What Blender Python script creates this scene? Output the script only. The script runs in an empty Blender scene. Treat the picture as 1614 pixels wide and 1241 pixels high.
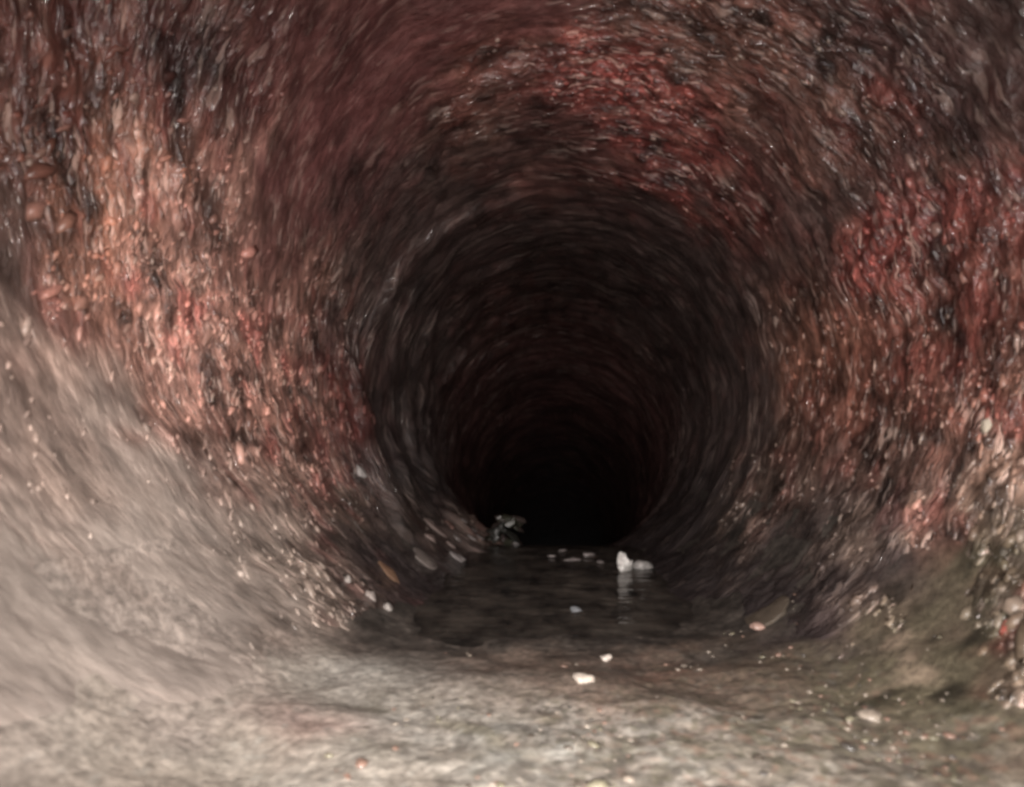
import bpy, math, random
import numpy as np

# ------------------------------------------------------------------ camera, world, light, exposure
scene = bpy.context.scene
R = 0.10                                   # pipe radius in metres; all lengths below are in pipe radii
CAM_Z = -0.35                              # the camera head rides low in the pipe
YAW, PITCH = 0.07373, 0.11844

cam_data = bpy.data.cameras.new("inspection_camera")
cam_data.sensor_width = 36.0
cam_data.lens = 36.0 * 880.0 / 1614.0
cam_data.clip_start = 0.002
cam_data.clip_end = 50.0
cam = bpy.data.objects.new("inspection_camera", cam_data)
cam.location = (0, 0, CAM_Z * R)
cam.rotation_euler = (math.pi / 2 + PITCH, 0, YAW)
scene.collection.objects.link(cam)
scene.camera = cam
cam_data.dof.use_dof = True
cam_data.dof.focus_distance = 2.3 * R
cam_data.dof.aperture_fstop = 20.0

world = bpy.data.worlds.new("World")
scene.world = world
world.use_nodes = True
world.node_tree.nodes["Background"].inputs[0].default_value = (1.0, 0.9, 0.9, 1)
world.node_tree.nodes["Background"].inputs[1].default_value = 0.004

# ring of LEDs round the lens of the camera head, the only light in the pipe
LED_POWER = 0.55
for k in range(4):
    a = math.pi / 4 + k * math.pi / 2
    ld = bpy.data.lights.new("camera_led", 'SPOT')
    ld.energy = LED_POWER
    ld.color = (1.0, 0.93, 0.89)
    ld.shadow_soft_size = 0.03 * R
    ld.spot_size = math.radians(124)
    ld.spot_blend = 1.0
    lo = bpy.data.objects.new("camera_led", ld)
    lo.location = (0.13 * R * math.cos(a), -0.03 * R, (CAM_Z + 0.13 * math.sin(a)) * R)
    lo.rotation_euler = (math.pi / 2 + 0.02, 0, 0.03)
    scene.collection.objects.link(lo)

vs = scene.view_settings
vs.view_transform = 'Standard'
vs.look = 'None'
vs.exposure = 0.0
vs.gamma = 1.0
vs.use_curve_mapping = False
scene.cycles.use_denoising = True
scene.cycles.use_adaptive_sampling = True
scene.cycles.adaptive_threshold = 0.045
scene.cycles.max_bounces = 3
scene.cycles.pixel_filter_type = 'BLACKMAN_HARRIS'
scene.cycles.filter_width = 3.2
scene.cycles.sample_clamp_indirect = 4.0

rng = np.random.default_rng(7)
random.seed(7)
col = scene.collection

# ------------------------------------------------------------------ helpers
_perm = rng.permutation(256).astype(np.int32)
_perm = np.concatenate([_perm, _perm, _perm])
_grad = rng.normal(size=(256, 3)).astype(np.float32)
_grad /= np.linalg.norm(_grad, axis=1)[:, None]

def noise(p, f=1.0, seed=0.0):
    """gradient noise, about -1..1"""
    p = (p * f + np.array([seed * 17.13 + 100, seed * 5.7 + 100, seed * 9.31 + 100])).astype(np.float32)
    i = np.floor(p).astype(np.int32)
    t = p - i
    i &= 255
    u = t * t * t * (t * (t * 6 - 15) + 10)
    out = 0
    for dx in (0, 1):
        wx = u[:, 0] if dx else 1 - u[:, 0]
        ax = _perm[(i[:, 0] + dx) & 255]
        for dy in (0, 1):
            wy = u[:, 1] if dy else 1 - u[:, 1]
            ay = _perm[ax + ((i[:, 1] + dy) & 255)]
            for dz in (0, 1):
                wz = u[:, 2] if dz else 1 - u[:, 2]
                h = _perm[ay + ((i[:, 2] + dz) & 255)]
                g = _grad[h]
                out = out + wx * wy * wz * (g[:, 0] * (t[:, 0] - dx) + g[:, 1] * (t[:, 1] - dy) + g[:, 2] * (t[:, 2] - dz))
    return out * 1.6

def sstep(a, b, x):
    t = np.clip((x - a) / (b - a), 0, 1)
    return t * t * (3 - 2 * t)

# pipe centre line: level run, then a gentle bend downwards
S0, RHO, ANG = 3.55, 5.0, math.radians(15)
def centre(s):
    s = np.asarray(s, dtype=np.float64)
    a = np.clip((s - S0) / RHO, 0, ANG)
    rest = np.maximum(s - S0 - RHO * ANG, 0)
    y = np.minimum(s, S0) + RHO * np.sin(a) + rest * np.cos(a)
    z = -RHO * (1 - np.cos(a)) - rest * np.sin(a)
    return y, z, a
def pipe_point(th, s, r):
    """th: 0 at the crown, positive to the right; returns points in metres"""
    y, z, a = centre(s)
    x = r * np.sin(th)
    v = r * np.cos(th)
    return np.stack([x, y + v * np.sin(a), z + v * np.cos(a)], -1) * R

def grid_faces(nu, nv, wrap):
    u = np.arange(nu if wrap else nu - 1)
    v = np.arange(nv - 1)
    U, V = np.meshgrid(u, v)
    U = U.ravel(); V = V.ravel(); U1 = (U + 1) % nu
    return np.stack([V * nu + U, V * nu + U1, (V + 1) * nu + U1, (V + 1) * nu + U], -1)

def mesh_obj(name, verts, faces, mat, parent=None, tint=None, flat=False, flow=None, fleck=None, relief=None):
    me = bpy.data.meshes.new(name)
    verts = np.asarray(verts, dtype=np.float32)
    faces = np.asarray(faces, dtype=np.int32)
    k = faces.shape[1]
    me.vertices.add(len(verts)); me.vertices.foreach_set("co", verts.ravel())
    me.loops.add(faces.size); me.loops.foreach_set("vertex_index", faces.ravel())
    me.polygons.add(len(faces))
    me.polygons.foreach_set("loop_start", np.arange(0, faces.size, k, dtype=np.int32))
    me.polygons.foreach_set("use_smooth", np.full(len(faces), not flat))
    me.update(calc_edges=True)
    if tint is not None:
        at = me.color_attributes.new("tint", 'FLOAT_COLOR', 'POINT')
        c = np.ones((len(verts), 4), dtype=np.float32); c[:, :3] = tint
        at.data.foreach_set("color", c.ravel())
    if flow is not None:
        at = me.attributes.new("flow", 'FLOAT_VECTOR', 'POINT')
        at.data.foreach_set("vector", np.asarray(flow, dtype=np.float32).ravel())
    if fleck is not None:
        at = me.attributes.new("fleck", 'FLOAT', 'POINT')
        at.data.foreach_set("value", np.asarray(fleck, dtype=np.float32).ravel())
    if relief is not None:
        at = me.attributes.new("relief", 'FLOAT', 'POINT')
        at.data.foreach_set("value", np.asarray(relief, dtype=np.float32).ravel())
    me.materials.append(mat)
    o = bpy.data.objects.new(name, me)
    col.objects.link(o)
    o.parent = parent
    return o

def tag(o, label=None, cat=None, group=None, kind=None):
    if label: o["label"] = label
    if cat: o["category"] = cat
    if group: o["group"] = group
    if kind: o["kind"] = kind
    return o

def material(name, tint='attr', rough=(0.3, 0.6), spec=0.5, coat=0.0, coat_rough=0.15, scales=(600, 2500), bump=0.3, bump_dist=0.0006, vary=0.5):
    m = bpy.data.materials.new(name); m.use_nodes = True
    nt = m.node_tree; N = nt.nodes; L = nt.links
    b = N["Principled BSDF"]
    tc = N.new("ShaderNodeTexCoord")
    n1 = N.new("ShaderNodeTexNoise"); n1.inputs["Scale"].default_value = scales[0]; n1.inputs["Detail"].default_value = 6; n1.inputs["Roughness"].default_value = 0.65
    n2 = N.new("ShaderNodeTexNoise"); n2.inputs["Scale"].default_value = scales[1]; n2.inputs["Detail"].default_value = 3
    L.new(tc.outputs["Object"], n1.inputs["Vector"]); L.new(tc.outputs["Object"], n2.inputs["Vector"])
    if tint == 'attr':
        src = N.new("ShaderNodeAttribute"); src.attribute_name = "tint"; colout = src.outputs["Color"]
    elif tint == 'object':
        src = N.new("ShaderNodeObjectInfo"); colout = src.outputs["Color"]
    else:
        src = N.new("ShaderNodeRGB"); src.outputs[0].default_value = (*tint, 1); colout = src.outputs[0]
    mr = N.new("ShaderNodeMapRange")
    mr.inputs["From Min"].default_value = 0.3; mr.inputs["From Max"].default_value = 0.7
    mr.inputs["To Min"].default_value = 1 - vary; mr.inputs["To Max"].default_value = 1 + vary
    L.new(n1.outputs["Fac"], mr.inputs["Value"])
    mul = N.new("ShaderNodeMix"); mul.data_type = 'RGBA'; mul.blend_type = 'MULTIPLY'; mul.inputs["Factor"].default_value = 1.0
    L.new(colout, mul.inputs["A"]); L.new(mr.outputs["Result"], mul.inputs["B"])
    L.new(mul.outputs["Result"], b.inputs["Base Color"])
    rr = N.new("ShaderNodeMapRange")
    rr.inputs["From Min"].default_value = 0.3; rr.inputs["From Max"].default_value = 0.7
    rr.inputs["To Min"].default_value = rough[0]; rr.inputs["To Max"].default_value = rough[1]
    L.new(n2.outputs["Fac"], rr.inputs["Value"]); L.new(rr.outputs["Result"], b.inputs["Roughness"])
    b.inputs["Specular IOR Level"].default_value = spec
    b.inputs["Coat Weight"].default_value = coat
    b.inputs["Coat Roughness"].default_value = coat_rough
    add = N.new("ShaderNodeMath"); add.operation = 'MULTIPLY_ADD'; add.inputs[1].default_value = 0.35
    L.new(n2.outputs["Fac"], add.inputs[0]); L.new(n1.outputs["Fac"], add.inputs[2])
    bp = N.new("ShaderNodeBump"); bp.inputs["Strength"].default_value = bump; bp.inputs["Distance"].default_value = bump_dist
    L.new(add.outputs[0], bp.inputs["Height"]); L.new(bp.outputs["Normal"], b.inputs["Normal"])
    if coat: L.new(bp.outputs["Normal"], b.inputs["Coat Normal"])
    return m

def wall_material():
    """wet, stained, scaly wall: streaks follow the 'flow' coordinates of the pipe"""
    m = bpy.data.materials.new("wet_stained_pipe_wall"); m.use_nodes = True
    nt = m.node_tree; N = nt.nodes; L = nt.links
    b = N["Principled BSDF"]
    def attr(n):
        a = N.new("ShaderNodeAttribute"); a.attribute_name = n; return a
    fl = attr("flow"); ti = attr("tint"); fk = attr("fleck"); rl = attr("relief")
    def nz(scale, detail, rough, stretch):
        mp = N.new("ShaderNodeMapping"); mp.inputs["Scale"].default_value = (stretch, stretch, 1)
        L.new(fl.outputs["Vector"], mp.inputs[0])
        n = N.new("ShaderNodeTexNoise"); n.inputs["Scale"].default_value = scale
        n.inputs["Detail"].default_value = detail; n.inputs["Roughness"].default_value = rough
        L.new(mp.outputs[0], n.inputs["Vector"])
        return n.outputs["Fac"]
    def rng_(v, a, b_, c, d):
        r = N.new("ShaderNodeMapRange"); r.interpolation_type = 'SMOOTHSTEP'
        for k, x in zip(("From Min", "From Max", "To Min", "To Max"), (a, b_, c, d)): r.inputs[k].default_value = x
        L.new(v, r.inputs["Value"]); return r.outputs["Result"]
    def math_(op, x, y):
        n = N.new("ShaderNodeMath"); n.operation = op
        for i, q in enumerate((x, y)):
            if isinstance(q, float): n.inputs[i].default_value = q
            else: L.new(q, n.inputs[i])
        return n.outputs[0]
    streak = nz(24, 5, .70, .36)
    fine = nz(72, 2, .6, .42)
    spots = nz(58, 2, .5, .24)
    patch = nz(7, 2, .5, .8)
    mix1 = N.new("ShaderNodeMix"); mix1.data_type = 'RGBA'; mix1.blend_type = 'MULTIPLY'
    L.new(math_('MINIMUM', math_('MULTIPLY', rl.outputs["Fac"], .95), 1.0), mix1.inputs["Factor"])
    L.new(ti.outputs["Color"], mix1.inputs["A"])
    val = math_('MULTIPLY', rng_(streak, .33, .67, .30, 1.5), rng_(fine, .3, .7, .6, 1.35))
    L.new(val, mix1.inputs["B"])
    pale = N.new("ShaderNodeMix"); pale.data_type = 'RGBA'  # pale flecks: bare scale, and wet glints painted in as colour
    amt = math_('MULTIPLY', rng_(spots, .565, .64, 0, 1), math_('MULTIPLY', fk.outputs["Fac"], rng_(patch, .42, .58, .12, 1.1)))
    amt = math_('MULTIPLY', amt, .85)
    L.new(amt, pale.inputs["Factor"]); L.new(mix1.outputs["Result"], pale.inputs["A"])
    add = N.new("ShaderNodeMix"); add.data_type = 'RGBA'; add.blend_type = 'ADD'; add.inputs["Factor"].default_value = 1
    L.new(ti.outputs["Color"], add.inputs["A"]); add.inputs["B"].default_value = (.62, .47, .40, 1)
    L.new(add.outputs["Result"], pale.inputs["B"])
    L.new(pale.outputs["Result"], b.inputs["Base Color"])
    L.new(rng_(fine, .35, .65, .28, .6), b.inputs["Roughness"])
    b.inputs["Coat Weight"].default_value = 1.0
    b.inputs["Coat Roughness"].default_value = .09
    h = math_('ADD', math_('ADD', streak, math_('MULTIPLY', fine, .22)), math_('MULTIPLY', amt, .7))
    bp = N.new("ShaderNodeBump"); bp.inputs["Distance"].default_value = .0024
    L.new(math_('MINIMUM', rl.outputs["Fac"], 1.0), bp.inputs["Strength"])
    L.new(h, bp.inputs["Height"])
    L.new(bp.outputs["Normal"], b.inputs["Normal"]); L.new(bp.outputs["Normal"], b.inputs["Coat Normal"])
    return m
M_wall = wall_material()
M_silt = material("damp_beige_silt", rough=(0.4, 0.75), scales=(520, 1900), bump=0.55, bump_dist=0.0008, vary=0.5)
M_grain = material("wet_mineral_grains", rough=(0.25, 0.5), coat=0.5, coat_rough=0.15, scales=(900, 3000), bump=0.3, vary=0.3)
M_piece = material("wet_mineral_piece", tint='object', rough=(0.22, 0.5), coat=0.5, coat_rough=0.15, scales=(500, 2200), bump=0.5, bump_dist=0.0006, vary=0.4)

# ------------------------------------------------------------------ stains on the pipe wall, in pipe coordinates
# (angle from the crown in degrees, distance along the pipe, spread in angle, spread along, weight, colour)
PATCHES = [
    (-39.5,1.66,17.7,0.27,1,'dullred'), (-61.4,1.58,16.9,0.26,1.5,'dullred'), (-55.2,1.19,8.1,0.1,1.3,'purple'),
    (-63.8,0.95,8.1,0.08,0.8,'redbr'), (-74.0,0.98,6.8,0.1,1,'brown'), (-77.1,1.16,7.8,0.1,1.2,'orange'),
    (-88.6,0.98,4.5,0.06,0.9,'slate'), (-89.8,1.17,6.1,0.11,0.9,'brown'), (-80.8,1.41,14.3,0.15,1.6,'tan'),
    (-96.6,1.9,15.7,0.33,1.3,'tan'), (-92.7,1.54,9.9,0.21,0.9,'pink'), (-95.5,2.57,13.9,0.29,1.1,'red'),
    (-83.8,2.08,8.8,0.21,0.6,'redbr'), (-106.2,1.73,12.0,0.24,0.9,'brown'), (-121.1,2.25,7.5,0.18,0.8,'sand'),
    (-111.6,3.22,22.1,0.64,1.7,'black'), (-131.9,2.1,5.6,0.19,0.9,'purple'), (-147.3,2.17,11.0,0.37,1.8,'black'),
    (-120.8,4.14,22.3,0.99,1.2,'black'), (-68.9,2.16,9.1,0.16,0.6,'sand'), (-101.3,1.01,8.9,0.13,1.3,'band'),
    (-113.2,1.06,9.0,0.16,1.5,'band'), (-126.4,1.22,16.2,0.34,1.6,'beige'), (-108.3,1.22,5.3,0.08,1.2,'beige'),
    (-129.7,0.99,10.8,0.18,1.6,'beige'), (-135.5,1.58,9.3,0.23,0.9,'sand'), (-127.9,0.84,8.6,0.1,1.6,'beige'),
    (-131.7,2.96,11.4,0.29,0.7,'sand'), (-151.9,2.75,15.2,0.49,1.6,'black'), (-147.5,4.24,13.0,0.72,0.8,'tan'),
    (-149.3,1.97,6.3,0.18,0.8,'redbr'), (-17.5,1.92,6.8,0.19,0.8,'brown'), (-19.0,1.56,13.4,0.15,0.9,'dullred'),
    (1.8,2.19,13.4,0.28,1.2,'grey'), (12.0,1.85,8.9,0.12,1.4,'red'), (31.0,2.17,15.9,0.17,1.6,'red'),
    (-4.8,1.82,7.7,0.13,0.6,'redbr'), (33.7,1.65,13.4,0.21,0.8,'brown'), (-3.2,2.49,10.2,0.23,0.7,'redbr'),
    (16.4,2.62,12.3,0.26,0.5,'dullred'), (50.3,1.56,8.4,0.14,1,'brown'), (58.1,1.28,10.3,0.16,1.3,'purple'),
    (61.0,1.09,8.1,0.12,1.4,'grey'), (56.2,2.0,18.3,0.32,1.6,'grey'), (62.9,1.52,9.1,0.14,0.7,'purple'),
    (71.5,1.25,5.8,0.09,0.7,'purple'), (74.7,1.59,5.3,0.15,1.35,'red'), (74.3,1.4,3.7,0.06,1.1,'purple'),
    (85.8,1.5,4.9,0.09,0.9,'brown'), (86.8,1.34,10.5,0.17,1.3,'redbr'), (77.4,1.2,3.2,0.04,0.9,'red'),
    (90.8,1.86,10.8,0.34,1.1,'redbr'), (93.0,2.16,12.5,0.31,1.3,'orange'), (97.0,1.45,10.3,0.23,1.2,'brown'),
    (99.6,1.97,7.7,0.17,0.8,'red'), (73.5,3.43,27.0,0.74,1.1,'slate'), (29.4,3.25,38.8,0.6,1.2,'grey'),
    (-44.9,2.56,30.1,0.41,1.4,'grey'), (-66.0,2.85,17.3,0.36,1.2,'slate'), (-84.3,3.7,21.2,0.64,1.2,'slate'),
    (109.7,2.29,15.8,0.38,1.6,'black'), (106.8,1.62,6.3,0.09,0.9,'sand'), (106.7,1.3,5.0,0.07,0.9,'sand'),
    (115.8,1.47,10.2,0.18,1,'purple'), (119.4,2.38,10.6,0.29,1.3,'sand'), (122.8,2.24,4.3,0.13,1,'red'),
    (121.8,1.35,10.2,0.09,1.4,'sand'), (122.8,1.72,6.6,0.09,0.9,'sand'), (115.0,1.25,4.8,0.05,0.9,'sand'),
    (129.3,1.54,7.7,0.12,0.7,'slate'), (125.7,1.16,8.6,0.09,1,'olive'), (134.9,1.25,9.2,0.12,1.1,'olive'),
    (129.8,1.04,1.9,0.04,1.3,'red'), (138.4,1.05,9.4,0.11,1.2,'olive'), (140.2,0.89,6.3,0.06,1,'sand'),
    (136.6,2.8,20.0,0.69,1.8,'black'), (134.9,1.92,13.0,0.3,1.7,'black'), (118.0,3.14,13.7,0.51,1,'black'),
    (134.5,1.49,7.4,0.11,1,'purple'),
]

ALBEDO = {'tan': (.60, .42, .34), 'beige': (.385, .33, .29), 'pink': (.48, .30, .26), 'red': (.27, .07, .06), 'redbr': (.165, .064, .054),  # tan scale, lifted to carry the stronger light on the left wall
          'dullred': (.125, .048, .046), 'brown': (.175, .095, .07), 'grey': (.070, .052, .048), 'black': (.05, .042, .042), 'purple': (.058, .037, .037),
          'olive': (.13, .115, .075), 'orange': (.42, .24, .16), 'sand': (.33, .235, .175), 'slate': (.115, .094, .088), 'band': (.37, .285, .24)}
ROUGH = {'tan': 1.2, 'beige': .22, 'pink': 1.0, 'red': 1.2, 'redbr': .9, 'dullred': .4, 'brown': 1.1, 'grey': .6, 'black': .5,
         'purple': 1.1, 'olive': 1.0, 'orange': 1.1, 'sand': 1.3, 'slate': .6, 'band': .5}
FLECK = {'tan': 1.0, 'beige': .12, 'pink': .7, 'red': .9, 'redbr': .45, 'dullred': .12, 'brown': .5, 'grey': .12, 'black': .08,
         'purple': .28, 'olive': 1.0, 'orange': .9, 'sand': 1.3, 'slate': .2, 'band': .4}

def skew(th):
    # scale on the left wall has run down and away from the viewer
    return -0.42 * np.clip(-th - math.radians(25), 0, math.radians(115))

def stain(th, s):
    q = np.stack([np.sin(th), np.cos(th), s + skew(th)], -1)
    wth = noise(q, 5, 1) * 7 + noise(q, 14, 2) * 4
    ws = (noise(q, 5, 3) * .12 + noise(q, 14, 4) * .07) * np.clip(s, .5, 3)
    rag = noise(q * np.array([1, 1, 1.6]), 9, 5) * .5 + noise(q * np.array([1, 1, 1.8]), 22, 6) * .35
    acc = np.zeros((len(th), 3)) + np.array([.10, .058, .053]) * .35
    tot = np.full(len(th), .35); ro = np.full(len(th), .8 * .35); fl = np.full(len(th), .25 * .35)
    thd = np.degrees(th)
    for a, b, sa, sb, w, c in PATCHES:
        da = (thd - a + wth + 180) % 360 - 180
        g = np.exp(-.5 * ((da / (sa * 1.15)) ** 2 + ((s - b + ws) / (sb * 1.15)) ** 2))
        g = (w * g * np.exp(1.0 * rag)) ** 1.7 * 3.0
        acc += g[:, None] * np.array(ALBEDO[c]); tot += g; ro += g * ROUGH[c]; fl += g * FLECK[c]
    c = acc / tot[:, None]; ro = ro / tot; fl = fl / tot
    # dirt lies in short streaks running round the pipe; paler scale shows between them
    an = q * np.array([.35, .35, 1.0])
    k = .45 * noise(an, 12, 7) + .35 * noise(q, 4, 9)
    c = c * np.exp(np.clip(k, -1, .8) * (.35 + .75 * np.minimum(ro, 1.1)))[:, None]
    # blotches of rust, soot and bare scale of a hand's breadth and less
    lum = c.mean(1, keepdims=True)
    rn = sstep(.05, .55, noise(q, 7, 90) + .45 * noise(an, 19, 91))[:, None] * np.clip(ro * 1.6 - .75, 0, 1)[:, None] * sstep(1, -1, (np.degrees(th) - 122) / 7)[:, None]
    c = c * (1 - .6 * rn) + .6 * rn * (lum * np.array([1.75, .66, .58]) + np.array([.05, .006, .004]))
    dn = sstep(.12, .6, noise(q, 9, 92) + .5 * noise(an, 22, 93))[:, None] * np.clip(ro, .15, 1)[:, None]
    c = c * (1 - .72 * dn)
    ln = sstep(.2, .62, noise(q, 8, 94) + .5 * noise(an, 24, 95))[:, None] * np.clip(fl, .1, 1)[:, None]
    c = c + ln * np.array([.16, .115, .09])
    c = c * (1 - .3 * sstep(2.3, 3.2, s) * sstep(-.2, .5, np.cos(th)))[:, None]  # crown darkens with distance: fading light put into the colour
    sat = np.clip(ro - .3, 0, .5)[:, None] * 2 * sstep(-.6, -.2, np.cos(th))[:, None]
    c = c * (1 - sat) + sat * c * np.array([.92, .72, .69])
    # the far run is stained a plain dark red
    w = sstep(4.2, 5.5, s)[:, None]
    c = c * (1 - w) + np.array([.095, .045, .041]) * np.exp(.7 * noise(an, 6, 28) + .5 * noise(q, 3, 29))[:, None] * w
    return c, ro, fl

def wall_disp(th, s, ro):
    q = np.stack([np.sin(th), np.cos(th), s + skew(th)], -1)
    an = q * np.array([.5, .5, 1.0])
    d = .020 * noise(q, 2.2, 10) + .016 * noise(q, 5, 11)
    amp = ro * (.35 + .7 * sstep(-.3, .5, noise(q, 4, 27)))
    d = d + amp * (.016 * noise(q, 12, 12) + .012 * noise(an, 24, 13) + .009 * noise(q * np.array([.7, .7, 1]), 46, 14))
    # ring ridges where the pipe narrows into the distance
    side = sstep(2.1, 2.9, s) * sstep(9, 6, s) * (.25 + .75 * sstep(0.3, -.6, np.sin(th)))
    ph = s * 2.3 + .38 * noise(q, 1.6, 15) + .16 * noise(q, 5, 30) + skew(th) * .35
    ph = ph - np.floor(ph)
    # overlapping lips: a short face towards the viewer, a long run-off behind
    lip = sstep(0, .13, ph) * (1 - ph) ** 1.2
    d = d + side * .07 * lip * np.clip(.7 + 1.0 * noise(q, 2.4, 16), .05, 1.5)
    return d

# ------------------------------------------------------------------ the pipe
pipe = bpy.data.objects.new("sewer_pipe", None)
pipe.location = (0, 0, 0); pipe.empty_display_size = R
col.objects.link(pipe)
tag(pipe, "round sewer pipe interior with red brown stains, wet scale and a dark far end", "pipe")

def stations(a, b, k0):
    out = [a]
    while out[-1] < b:
        out.append(out[-1] + k0 * max(.62, abs(out[-1])) ** 1.25)
    out[-1] = b
    return np.array(out)

NT = 1000
def barrel(name, s_arr, label=None, nt=NT, lift=0.0):
    th = np.linspace(-math.pi, math.pi, nt, endpoint=False)
    TH, S = np.meshgrid(th, s_arr)
    TH = TH.ravel(); S = S.ravel()
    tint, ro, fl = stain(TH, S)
    d = wall_disp(TH, S, ro)
    if lift: d = d + lift * sstep(s_arr[0] + .12, s_arr[0], S)
    co = pipe_point(TH, S, 1 - d)
    kk = 1 - .72 * sstep(1.9, 3.0, S)          # farther on the streaks run in long thin hoops
    flow = np.stack([np.sin(TH) * kk, np.cos(TH) * kk, S + skew(TH) * (.35 + .65 * kk)], -1)
    hoop = sstep(2.1, 2.7, S) * sstep(6.5, 4.5, S) * np.exp(-.5 * ((np.degrees(TH) + 104) / 24) ** 2)
    hoop = hoop * sstep(-.35, .35, noise(np.stack([np.sin(TH), np.cos(TH), S], -1), 3, 96))
    hr = sstep(2.2, 2.8, S) * sstep(6, 4.5, S) * np.exp(-.5 * ((np.degrees(TH) - 100) / 12) ** 2)
    fl = fl + .75 * hoop + .3 * hr; ro = ro + .35 * hoop
    tint = tint + (hoop * .05 + hr * .03)[:, None] * np.array([1, .86, .8])  # left hoops lightened: ridge rims catching the light, put into the tint
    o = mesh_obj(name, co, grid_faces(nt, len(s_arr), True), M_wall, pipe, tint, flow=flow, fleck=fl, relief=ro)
    if label: o["label"] = label
    return o

barrel("pipe_barrel", stations(.25, 4.45, .0075))
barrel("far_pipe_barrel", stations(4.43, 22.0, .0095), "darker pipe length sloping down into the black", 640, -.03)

# ------------------------------------------------------------------ silt on the pipe floor
def silt_z(x, y):
    q = np.stack([x, y, x * 0], -1)
    yy = y + .16 * noise(q, 3, 21) + .07 * noise(q, 8, 22) - .08 * x + .12 * sstep(-.1, -.6, x)
    lvl = -.785 - .082 * np.clip(yy - .75, 0, 1.9) - .02 * sstep(2.0, 3.0, y)
    wall = -np.sqrt(np.maximum(1 - x * x, .05))
    k = .05 * sstep(2.6, 1.3, y) + .012
    z = wall + k * np.log1p(np.exp(np.clip((lvl - wall) / k, -30, 30))) - .012
    ca = 1 - .7 * sstep(1.3, 1.65, y)
    z = z + ca * (.011 * noise(q, 4, 23) + .005 * noise(q, 12, 24) + .002 * noise(q, 30, 25) + .002 * np.abs(noise(q, 55, 26)))
    return z
def silt_tint(x, y):
    q = np.stack([x, y, x * 0 + .3], -1)
    beige = np.array([.36, .315, .265]); pink = np.array([.44, .29, .26]); olive = np.array([.17, .16, .10]); redb = np.array([.27, .155, .115])
    pale = np.array([.42, .415, .375]); dark = np.array([.10, .085, .07])
    c = np.zeros((len(x), 3)) + beige
    def mix(w, k):
        nonlocal c
        w = np.clip(w, 0, 1)[:, None]
        c = c * (1 - w) + k * w
    n = lambda f, s: noise(q, f, s)
    blob = lambda cx, cy, sx, sy: np.exp(-.5 * (((x - cx + .07 * n(7, 40)) / sx) ** 2 + ((y - cy + .07 * n(7, 41)) / sy) ** 2))
    mix(blob(-.34, 1.30, .16, .16) * .8 + .3 * n(9, 31), pale)
    mix(blob(-.02, 1.02, .25, .12) * .7 * (1 + n(14, 32)), pale)
    mix(blob(.32, 1.45, .26, .22) * 1.2 * (.75 + .6 * n(12, 33)), redb)
    mix(blob(.70, 1.30, .22, .3) * 1.5 * (.8 + .6 * n(12, 34)), olive)
    mix(blob(-.05, 1.06, .35, .10) * .6 * sstep(0, .5, n(12, 37)), olive)
    mix(blob(-.46, 1.02, .10, .05) * .5, pink)
    mix(blob(.1, 1.5, .3, .14) * .55, redb)
    mix(sstep(.25, .6, n(20, 35)) * .55 * sstep(-.45, -.1, x), dark)
    mix(sstep(.1, .5, n(17, 52)) * .6 * sstep(-.2, .2, x), np.array([.14, .125, .085]))
    mix(sstep(-.05, .55, n(7, 53) + .5 * n(18, 54)) * .75 * sstep(.05, .5, x), np.array([.12, .105, .072]) * np.exp(.8 * n(26, 55) + .6 * n(55, 56))[:, None])
    mix(sstep(.15, .5, n(38, 36)) * .6 * sstep(-.5, 0, x), dark)
    mix(sstep(.15, .5, n(60, 44)) * .55 * sstep(-.4, .2, x), olive * .7)
    mix(sstep(.2, .5, n(52, 45)) * .45 * sstep(-.2, .4, x), redb)
    mix(sstep(.35, .6, n(44, 38)) * .3, pale)
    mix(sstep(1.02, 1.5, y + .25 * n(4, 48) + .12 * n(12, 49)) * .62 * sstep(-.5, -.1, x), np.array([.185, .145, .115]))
    tw, _, _ = stain(np.arctan2(x, -np.sqrt(np.maximum(1 - x * x, .02))), y)
    mix(sstep(.42, .70, np.abs(x) + .16 * n(6, 43) - .12 * sstep(1.2, .8, y)), tw)
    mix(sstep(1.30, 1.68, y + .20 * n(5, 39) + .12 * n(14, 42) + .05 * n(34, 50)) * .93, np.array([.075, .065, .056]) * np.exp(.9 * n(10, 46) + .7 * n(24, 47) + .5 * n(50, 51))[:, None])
    return c
nx, ny = 620, 560
xs = np.linspace(-.86, .86, nx); ys = stations(.3, 3.9, .0056)
X, Y = np.meshgrid(xs, ys); X = X.ravel(); Y = Y.ravel()
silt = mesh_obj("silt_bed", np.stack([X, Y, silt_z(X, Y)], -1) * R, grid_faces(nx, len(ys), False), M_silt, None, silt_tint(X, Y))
tag(silt, "damp beige and brown silt covering the pipe floor", None, None, "structure")

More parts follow.
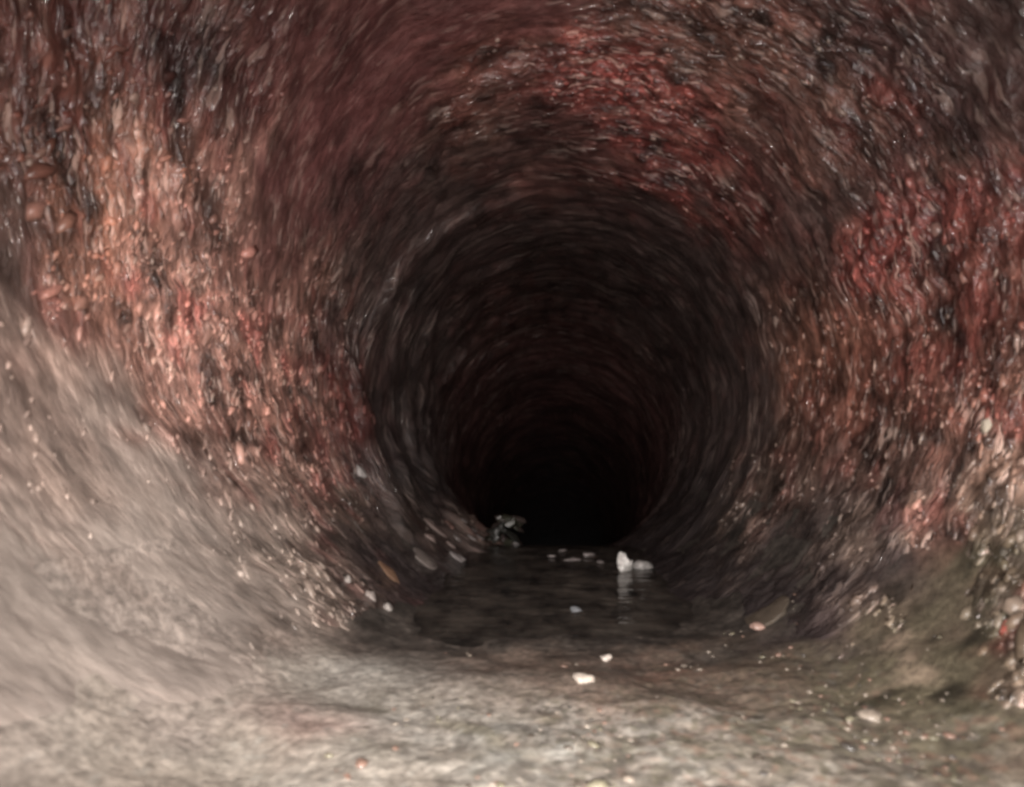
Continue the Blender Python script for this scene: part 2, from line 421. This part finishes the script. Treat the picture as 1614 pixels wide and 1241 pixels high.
# ------------------------------------------------------------------ water lying in the invert
def water_material():
    m = bpy.data.materials.new("murky_water"); m.use_nodes = True
    nt = m.node_tree; N = nt.nodes; L = nt.links
    N.remove(N["Principled BSDF"])
    out = N["Material Output"]
    tr = N.new("ShaderNodeBsdfTransparent"); tr.inputs[0].default_value = (.62, .58, .52, 1)
    df = N.new("ShaderNodeBsdfDiffuse")
    t0 = N.new("ShaderNodeTexCoord"); mp0 = N.new("ShaderNodeMapping"); mp0.inputs["Scale"].default_value = (70, 45, 60)
    cl = N.new("ShaderNodeTexNoise"); cl.inputs["Scale"].default_value = 1.0; cl.inputs["Detail"].default_value = 6; cl.inputs["Roughness"].default_value = .7
    L.new(t0.outputs["Object"], mp0.inputs[0]); L.new(mp0.outputs[0], cl.inputs["Vector"])
    rp = N.new("ShaderNodeValToRGB")
    rp.color_ramp.elements[0].position = .36; rp.color_ramp.elements[0].color = (.05, .047, .045, 1)
    rp.color_ramp.elements[1].position = .70; rp.color_ramp.elements[1].color = (.30, .26, .22, 1)
    L.new(cl.outputs["Fac"], rp.inputs[0]); L.new(rp.outputs[0], df.inputs[0])
    mud = N.new("ShaderNodeMixShader"); mud.inputs[0].default_value = .4
    L.new(tr.outputs[0], mud.inputs[1]); L.new(df.outputs[0], mud.inputs[2])
    at = N.new("ShaderNodeAttribute"); at.attribute_name = "depth"
    cm = N.new("ShaderNodeMix"); cm.data_type = 'RGBA'
    cm.inputs["A"].default_value = (.92, .90, .87, 1); cm.inputs["B"].default_value = (.72, .68, .62, 1)
    L.new(at.outputs["Fac"], cm.inputs["Factor"]); L.new(cm.outputs["Result"], tr.inputs[0])
    mm = N.new("ShaderNodeMath"); mm.operation = 'MULTIPLY'; mm.inputs[1].default_value = .5
    mm.operation = 'MULTIPLY_ADD'; mm.inputs[1].default_value = .2; mm.inputs[2].default_value = .42
    L.new(at.outputs["Fac"], mm.inputs[0]); L.new(mm.outputs[0], mud.inputs[0])
    gl = N.new("ShaderNodeBsdfGlossy"); gl.inputs["Roughness"].default_value = .03
    fr = N.new("ShaderNodeFresnel"); fr.inputs["IOR"].default_value = 1.33
    mx = N.new("ShaderNodeMixShader")
    L.new(fr.outputs[0], mx.inputs[0]); L.new(mud.outputs[0], mx.inputs[1]); L.new(gl.outputs[0], mx.inputs[2])
    tc = N.new("ShaderNodeTexCoord")
    mp = N.new("ShaderNodeMapping"); mp.inputs["Scale"].default_value = (60, 260, 60)
    n1 = N.new("ShaderNodeTexNoise"); n1.inputs["Scale"].default_value = 1.0; n1.inputs["Detail"].default_value = 3
    L.new(tc.outputs["Object"], mp.inputs[0]); L.new(mp.outputs[0], n1.inputs["Vector"])
    bp = N.new("ShaderNodeBump"); bp.inputs["Strength"].default_value = .45; bp.inputs["Distance"].default_value = .001
    L.new(n1.outputs["Fac"], bp.inputs["Height"])
    L.new(bp.outputs["Normal"], gl.inputs["Normal"]); L.new(bp.outputs["Normal"], fr.inputs["Normal"])
    L.new(mx.outputs[0], out.inputs["Surface"])
    return m
M_water = water_material()
nwx, nwy = 160, 420
wx = np.linspace(-.56, .56, nwx); wy = np.linspace(1.35, 6.5, nwy)
X, S = np.meshgrid(wx, wy); X = X.ravel(); S = S.ravel()
cy, cz, ca = centre(S)
q = np.stack([X, S, X * 0], -1)
v = -.874 - .056 * sstep(3.4, 4.2, S) + .0025 * noise(q * np.array([1, 2.2, 1]), 5, 51) + .0015 * noise(q * np.array([1, 2.5, 1]), 14, 52)
water = mesh_obj("water", np.stack([X, cy + v * np.sin(ca), cz + v * np.cos(ca)], -1) * R, grid_faces(nwx, nwy, False), M_water)
wall_d = wall_disp(np.arctan2(X, v), S, np.full(len(X), .6))
bottom = np.maximum(np.where(S < 3.9, silt_z(X, S), -2), -np.sqrt(np.maximum((1 - wall_d) ** 2 - X * X, .01)))
dep = sstep(0, .05, v - bottom)
at = water.data.attributes.new("depth", 'FLOAT', 'POINT'); at.data.foreach_set("value", dep.astype(np.float32))
tag(water, "shallow dark water lying across the pipe floor beyond the silt", None, None, "structure")

# ------------------------------------------------------------------ grit, flakes and stones
def blob_mesh(seed, rough=.25, level=1, cuts=5):
    """small irregular closed lump, 32 or 128 triangles"""
    v = [(1, 0, 0), (-1, 0, 0), (0, 1, 0), (0, -1, 0), (0, 0, 1), (0, 0, -1)]
    f = [(0, 2, 4), (2, 1, 4), (1, 3, 4), (3, 0, 4), (2, 0, 5), (1, 2, 5), (3, 1, 5), (0, 3, 5)]
    for _ in range(level):
        mid = {}; nf = []
        def m(a, b):
            k = (min(a, b), max(a, b))
            if k not in mid:
                p = np.array(v[a]) + np.array(v[b]); p = p / np.linalg.norm(p)
                v.append(tuple(p)); mid[k] = len(v) - 1
            return mid[k]
        for a, b, c in f:
            x, y, z = m(a, b), m(b, c), m(c, a)
            nf += [(a, x, z), (x, b, y), (z, y, c), (x, y, z)]
        f = nf
    v = np.array(v)
    r = 1 + rough * noise(v, 1.3, seed + .37) + rough * .6 * noise(v, 3.1, seed + .77)
    v = v * r[:, None]
    gc = np.random.default_rng(int(seed) + 900)
    for _ in range(cuts):
        nrm = gc.normal(size=3); nrm /= np.linalg.norm(nrm)
        over = np.maximum(0, v @ nrm - gc.uniform(.45, .8))
        v = v - over[:, None] * nrm
    return v, np.array(f)

def wall_frame(th, s):
    """point on the displaced wall and the frame (tangential, along, inward)"""
    t1 = np.array([th]); s1 = np.array([s])
    tint, ro, fl = stain(t1, s1)
    d = wall_disp(t1, s1, ro)
    p = pipe_point(t1, s1, 1 - d)[0]
    _, _, a = centre(s1); a = a[0]
    inward = np.array([-math.sin(th), -math.cos(th) * math.sin(a), -math.cos(th) * math.cos(a)])
    along = np.array([0, math.cos(a), -math.sin(a)])
    tang = np.cross(along, inward)
    return p, tang, along, inward, tint[0]

def scatter(n, smin, smax, seed, pw):
    """positions on the wall, thick where the scale is thick"""
    g = np.random.default_rng(seed)
    out = np.zeros((0, 2))
    th = g.uniform(-math.pi, math.pi, n * 14)
    u = g.uniform(0, 1, n * 14)
    s = 1 / (1 / smin + u * (1 / smax - 1 / smin))
    tint, ro, fl = stain(th, s)
    q = np.stack([np.sin(th), np.cos(th), s], -1)
    cl = sstep(-.2, .6, noise(q, 6, 61)) * .8 + sstep(0, .5, noise(q, 17, 62)) * .7
    low = np.cos(th) < -.86
    keep = (g.uniform(0, 1, len(th)) < np.clip(fl - .2, 0, 2) ** pw * (.15 + cl)) & ~(low & (s < 2.4))
    return th[keep][:n], s[keep][:n], tint[keep][:n], ro[keep][:n]

def shade(tint, g, n):
    """scale pieces are a paler, sometimes redder kin of the ground they sit on"""
    k = g.uniform(.9, 1.9, (n, 1))
    c = tint * k
    pale = np.array([.62, .50, .42])
    w = (g.uniform(0, 1, (n, 1)) ** 4) * .4
    return np.clip(c * (1 - w) + pale * w, 0, .75)

def grain_field(name, n, smin, smax, size, seed, parent):
    g = np.random.default_rng(seed)
    th, s, tint, ro = scatter(n, smin, smax, seed, 1.0)
    n = len(th)
    d = wall_disp(th, s, ro)
    base = pipe_point(th, s, 1 - d)
    _, _, a = centre(s)
    inward = np.stack([-np.sin(th), -np.cos(th) * np.sin(a), -np.cos(th) * np.cos(a)], -1)
    along = np.stack([0 * a, np.cos(a), -np.sin(a)], -1)
    tang = np.cross(along, inward)
    k = np.where(np.sin(th) < -.3, -.5, 0) + g.normal(0, .35, n)
    # on the left wall pieces lie slanted, following the run of the scale
    e1 = tang + along * k[:, None]; e1 /= np.linalg.norm(e1, axis=1)[:, None]
    e2 = np.cross(inward, e1)
    r = size * np.exp(g.normal(0, .45, n)) * np.clip(s, .8, 3) ** .35
    el = g.uniform(1.0, 3.2, n)
    protos = [blob_mesh(i, .6, 1) for i in range(6)]
    pick = g.integers(0, 6, n)
    V = np.zeros((n, 18, 3)); F = np.zeros((n, 32, 3), dtype=np.int64)
    for i in range(6):
        m = pick == i
        pv, pf = protos[i]
        V[m] = pv[None]; F[m] = pf[None]
    P = base[:, None] + R * r[:, None, None] * (V[:, :, 0:1] * (e1 * el[:, None])[:, None] + V[:, :, 1:2] * e2[:, None] + V[:, :, 2:3] * (inward * .8)[:, None])
    F = F + (np.arange(n) * 18)[:, None, None]
    c = np.repeat(shade(tint, g, n), 18, axis=0)
    o = mesh_obj(name, P.reshape(-1, 3), F.reshape(-1, 3), M_grain, parent, c)
    o["kind"] = "stuff"
    return o

grain_field("scale_grit", 3600, .8, 4.5, .0042, 101, pipe)

piece_mesh = []
for i in range(8):
    pv, pf = blob_mesh(20 + i, .75, 1)
    o = mesh_obj("scale_flake", pv, pf, M_piece)
    piece_mesh.append(o.data)
    bpy.data.objects.remove(o)

from mathutils import Matrix
def place(o, p, e1, e2, e3, s1, s2, s3):
    m = Matrix(((e1[0] * s1, e2[0] * s2, e3[0] * s3, p[0]), (e1[1] * s1, e2[1] * s2, e3[1] * s3, p[1]), (e1[2] * s1, e2[2] * s2, e3[2] * s3, p[2]), (0, 0, 0, 1)))
    o.matrix_world = m

# the larger flakes of scale, one by one, fixed to the wall
g = np.random.default_rng(202)
th, s, tint, ro = scatter(280, 1.4, 4.0, 203, 1.3)
d = wall_disp(th, s, ro)
base = pipe_point(th, s, 1 - d)
cols = shade(tint, g, len(th))
for i in range(len(th)):
    a = float(centre(s[i])[2])
    inward = np.array([-math.sin(th[i]), -math.cos(th[i]) * math.sin(a), -math.cos(th[i]) * math.cos(a)])
    along = np.array([0, math.cos(a), -math.sin(a)])
    tang = np.cross(along, inward)
    k = (-.5 if math.sin(th[i]) < -.3 else 0) + g.normal(0, .3)
    e1 = tang + along * k; e1 /= np.linalg.norm(e1)
    e2 = np.cross(inward, e1)
    r = .0048 * math.exp(g.normal(0, .35)) * min(s[i], 3) ** .9 * R
    o = bpy.data.objects.new("scale_flake", piece_mesh[i % 8])
    col.objects.link(o)
    place(o, base[i], e1, e2, inward, r * g.uniform(1.4, 3.0), r * g.uniform(.8, 1.3), r * .7)
    o.color = (*cols[i], 1)
    o.parent = pipe

# grit lying on the silt
def silt_grit(n, seed):
    g = np.random.default_rng(seed)
    x = g.uniform(-.55, .75, n * 3); y = 1 / g.uniform(1 / 1.75, 1 / .8, n * 3)
    q = np.stack([x, y, x * 0], -1)
    keep = g.uniform(0, 1, n * 3) < sstep(-.5, .2, x) * sstep(-.1, .7, noise(q, 6, 71) + .6 * noise(q, 2.5, 72))
    x = x[keep][:n]; y = y[keep][:n]; n = len(x)
    z = silt_z(x, y)
    base = np.stack([x, y, z], -1) * R
    r = .0036 * np.exp(g.normal(0, .5, n))
    pv, pf = blob_mesh(3, .3, 1)
    a = g.uniform(0, 6.28, n)
    e1 = np.stack([np.cos(a), np.sin(a), a * 0], -1); e2 = np.stack([-np.sin(a), np.cos(a), a * 0], -1); e3 = np.array([[0, 0, 1.]])
    P = base[:, None] + R * r[:, None, None] * (pv[None, :, 0:1] * (e1 * 1.4)[:, None] + pv[None, :, 1:2] * e2[:, None] + pv[None, :, 2:3] * (e3 * .6)[:, None])
    F = np.repeat(pf[None], n, 0) + (np.arange(n) * 18)[:, None, None]
    pal = np.array([(.32, .27, .22), (.42, .36, .30), (.12, .10, .08), (.27, .17, .13), (.22, .20, .14), (.09, .08, .07)])
    c = pal[g.integers(0, 6, n)] * g.uniform(.7, 1.2, (n, 1))
    o = mesh_obj("floor_grit", P.reshape(-1, 3), F.reshape(-1, 3), M_grain, None, np.repeat(c, 18, 0))
    tag(o, "fine mixed grit strewn over the silt of the pipe floor", "grit", None, "stuff")
silt_grit(700, 303)

# single stones and flakes that can be picked out
def stone(name, label, cat, p, size, rgb, seed, rot=0.0, tilt=(0, 0), rough=.3, level=2, group=None, mat=None):
    pv, pf = blob_mesh(seed, rough, level)
    pv = pv * np.array(size) * R
    o = mesh_obj(name, pv, pf, mat or M_piece)
    o.location = tuple(np.array(p) * R)
    o.rotation_euler = (tilt[0], tilt[1], rot)
    o.color = (*rgb, 1)
    tag(o, label, cat, group)
    return o
def on_silt(x, y, up=0.0):
    return (x, y, float(silt_z(np.array([x]), np.array([y]))[0]) + up)
def on_wall(thd, s, up=0.0):
    p, t, al, inw, tint = wall_frame(math.radians(thd), s)
    return p / R + inw * up, t, al, inw
def wall_piece(name, label, cat, thd, s, l, w, h, rgb, seed, slant=0.0, group=None, level=2, rough=.55):
    p, t, al, inw = on_wall(thd, s, h * .3)
    e1 = t + al * slant; e1 = e1 / np.linalg.norm(e1)
    e2 = np.cross(inw, e1)
    pv, pf = blob_mesh(seed, rough, level)
    o = mesh_obj(name, pv, pf, M_piece)
    place(o, p * R, e1, e2, inw, l * R, w * R, h * R)
    o.color = (*rgb, 1)
    tag(o, label, cat, group)
    return o

stone("white_stone", "bright white wet lump standing in the dark water, mirrored below it", "stone", (.335, 2.78, -.850), (.055, .045, .060), (.86, .83, .79), 5, .2, rough=.8)
stone("white_stone", "dull grey stone touching the right side of the bright white lump", "stone", (.425, 2.86, -.870), (.055, .05, .035), (.40, .38, .36), 9, .5)
stone("pebble", "larger off white pebble lying alone on the near beige silt", "pebble", on_silt(.063, 1.30, .003), (.024, .020, .013), (.46, .40, .34), 12, rough=.5)
stone("pebble", "tiny white pebble on brown silt, just before the water's edge", "pebble", on_silt(.128, 1.50, .006), (.017, .014, .011), (.56, .50, .44), 13, rough=.5)
stone("pebble", "small blue grey pebble alone in the middle of the dark water", "pebble", (.068, 2.05, -.878), (.028, .035, .016), (.36, .38, .40), 14)
stone("pebble", "small pinkish pebble on the silt right of the white lump", "pebble", on_silt(.56, 1.66, .006), (.026, .016, .012), (.42, .28, .23), 15)
wall_piece("flat_flake", "large flat pale grey flake lying on the left bank of the water", "flake", -143.3, 2.62, .085, .09, .012, (.36, .31, .28), 31, -.25, rough=.6)
wall_piece("flat_flake", "narrow orange brown flake on the left bank near the silt", "flake", -141.1, 2.14, .06, .045, .010, (.33, .20, .13), 32, -.3, rough=.7)
wall_piece("pebble", "white pebble lowest of three on the left bank above the silt", "pebble", -146.6, 1.88, .018, .022, .014, (.56, .51, .47), 33)
wall_piece("pebble", "white elongated pebble middle of three on the left bank above the silt", "pebble", -142.5, 1.86, .028, .02, .013, (.50, .43, .39), 34)
wall_piece("pebble", "small pale pebble topmost of three on the left bank above the silt", "pebble", -137.6, 1.84, .015, .02, .013, (.50, .45, .41), 35)
wall_piece("scale_chip", "glinting white chip high on the left wall below the red patch", "chip", -114.2, 2.63, .035, .04, .02, (.50, .46, .44), 36)
wall_piece("scale_chip", "pale cream chip near the right edge, above the olive bank", "chip", 106.3, 1.31, .034, .014, .014, (.66, .58, .46), 37, .4)
wall_piece("crust_slab", "flat olive crust slab on the right bank with a dark gap under it", "crust", 143.5, 1.72, .10, .07, .016, (.13, .105, .08), 38, .2, rough=.9)
wall_piece("red_chip", "small bright red chip low on the right wall", "chip", 129.5, 1.05, .016, .012, .008, (.36, .10, .075), 39, rough=.8)
gl = np.random.default_rng(404)
for i in range(18):
    t_, s_ = gl.uniform(-151, -137), gl.uniform(2.8, 4.0)
    k = math.exp(gl.normal(0, .3))
    c = np.array([(.50, .38, .34), (.40, .34, .32), (.58, .52, .50), (.44, .26, .22)][i % 4])
    wall_piece("pebble", "small pale pebble in the gravel streak on the left bank beyond the flat flake", "pebble", t_, s_, .036 * k * gl.uniform(.7, 1.8), .034 * k, .012 * k, tuple(c * .62), 150 + i, -.1, "gravel streak on the left bank", 1)
for i, (px, py) in enumerate([(-.02, 3.15), (.10, 3.05), (.19, 3.2), (.05, 3.35), (.24, 2.98)]):
    stone("pebble", "pale pebble breaking the water in the row left of the white lump", "pebble", (px, py, -.876), (.034 + .009 * ((i * 7) % 4), .03, .012 + .003 * (i % 3)), (.30, .26, .25), 80 + i, .3 * i, rough=.6, group="pebbles in the water", level=1)

# ragged clump of debris caught at the lip where the pipe drops
clump = bpy.data.objects.new("debris_clump", None)
clump.location = tuple(np.array((-.34, 3.66, -.90)) * R); clump.empty_display_size = .02
col.objects.link(clump)
tag(clump, "ragged dark clump of debris caught left of the black drop at the floor's end", "debris")
gr = np.random.default_rng(505)
for i in range(22):
    u = gr.uniform(0, 1)
    p = np.array([gr.uniform(-.17, .13) * (1 - .45 * u) + .06 * u, gr.uniform(-.08, .08), u * .22 - .03])
    k = gr.uniform(.03, .06) * (1 - .35 * u)
    pv, pf = blob_mesh(120 + i, .9, 1, 10)
    o = mesh_obj("debris_lump", pv * np.array([k * gr.uniform(.8, 2.2), k, k * gr.uniform(.35, 1.1)]) * R, pf, M_piece, clump, flat=True)
    o.location = tuple(p * R)
    o.rotation_euler = tuple(gr.uniform(-1, 1, 3))
    c = np.array([(.045, .045, .03), (.06, .045, .04), (.03, .03, .025), (.05, .047, .035)][(i * 3 + i // 4) % 4 if i % 2 else i % 3])
    o.color = (*c, 1)
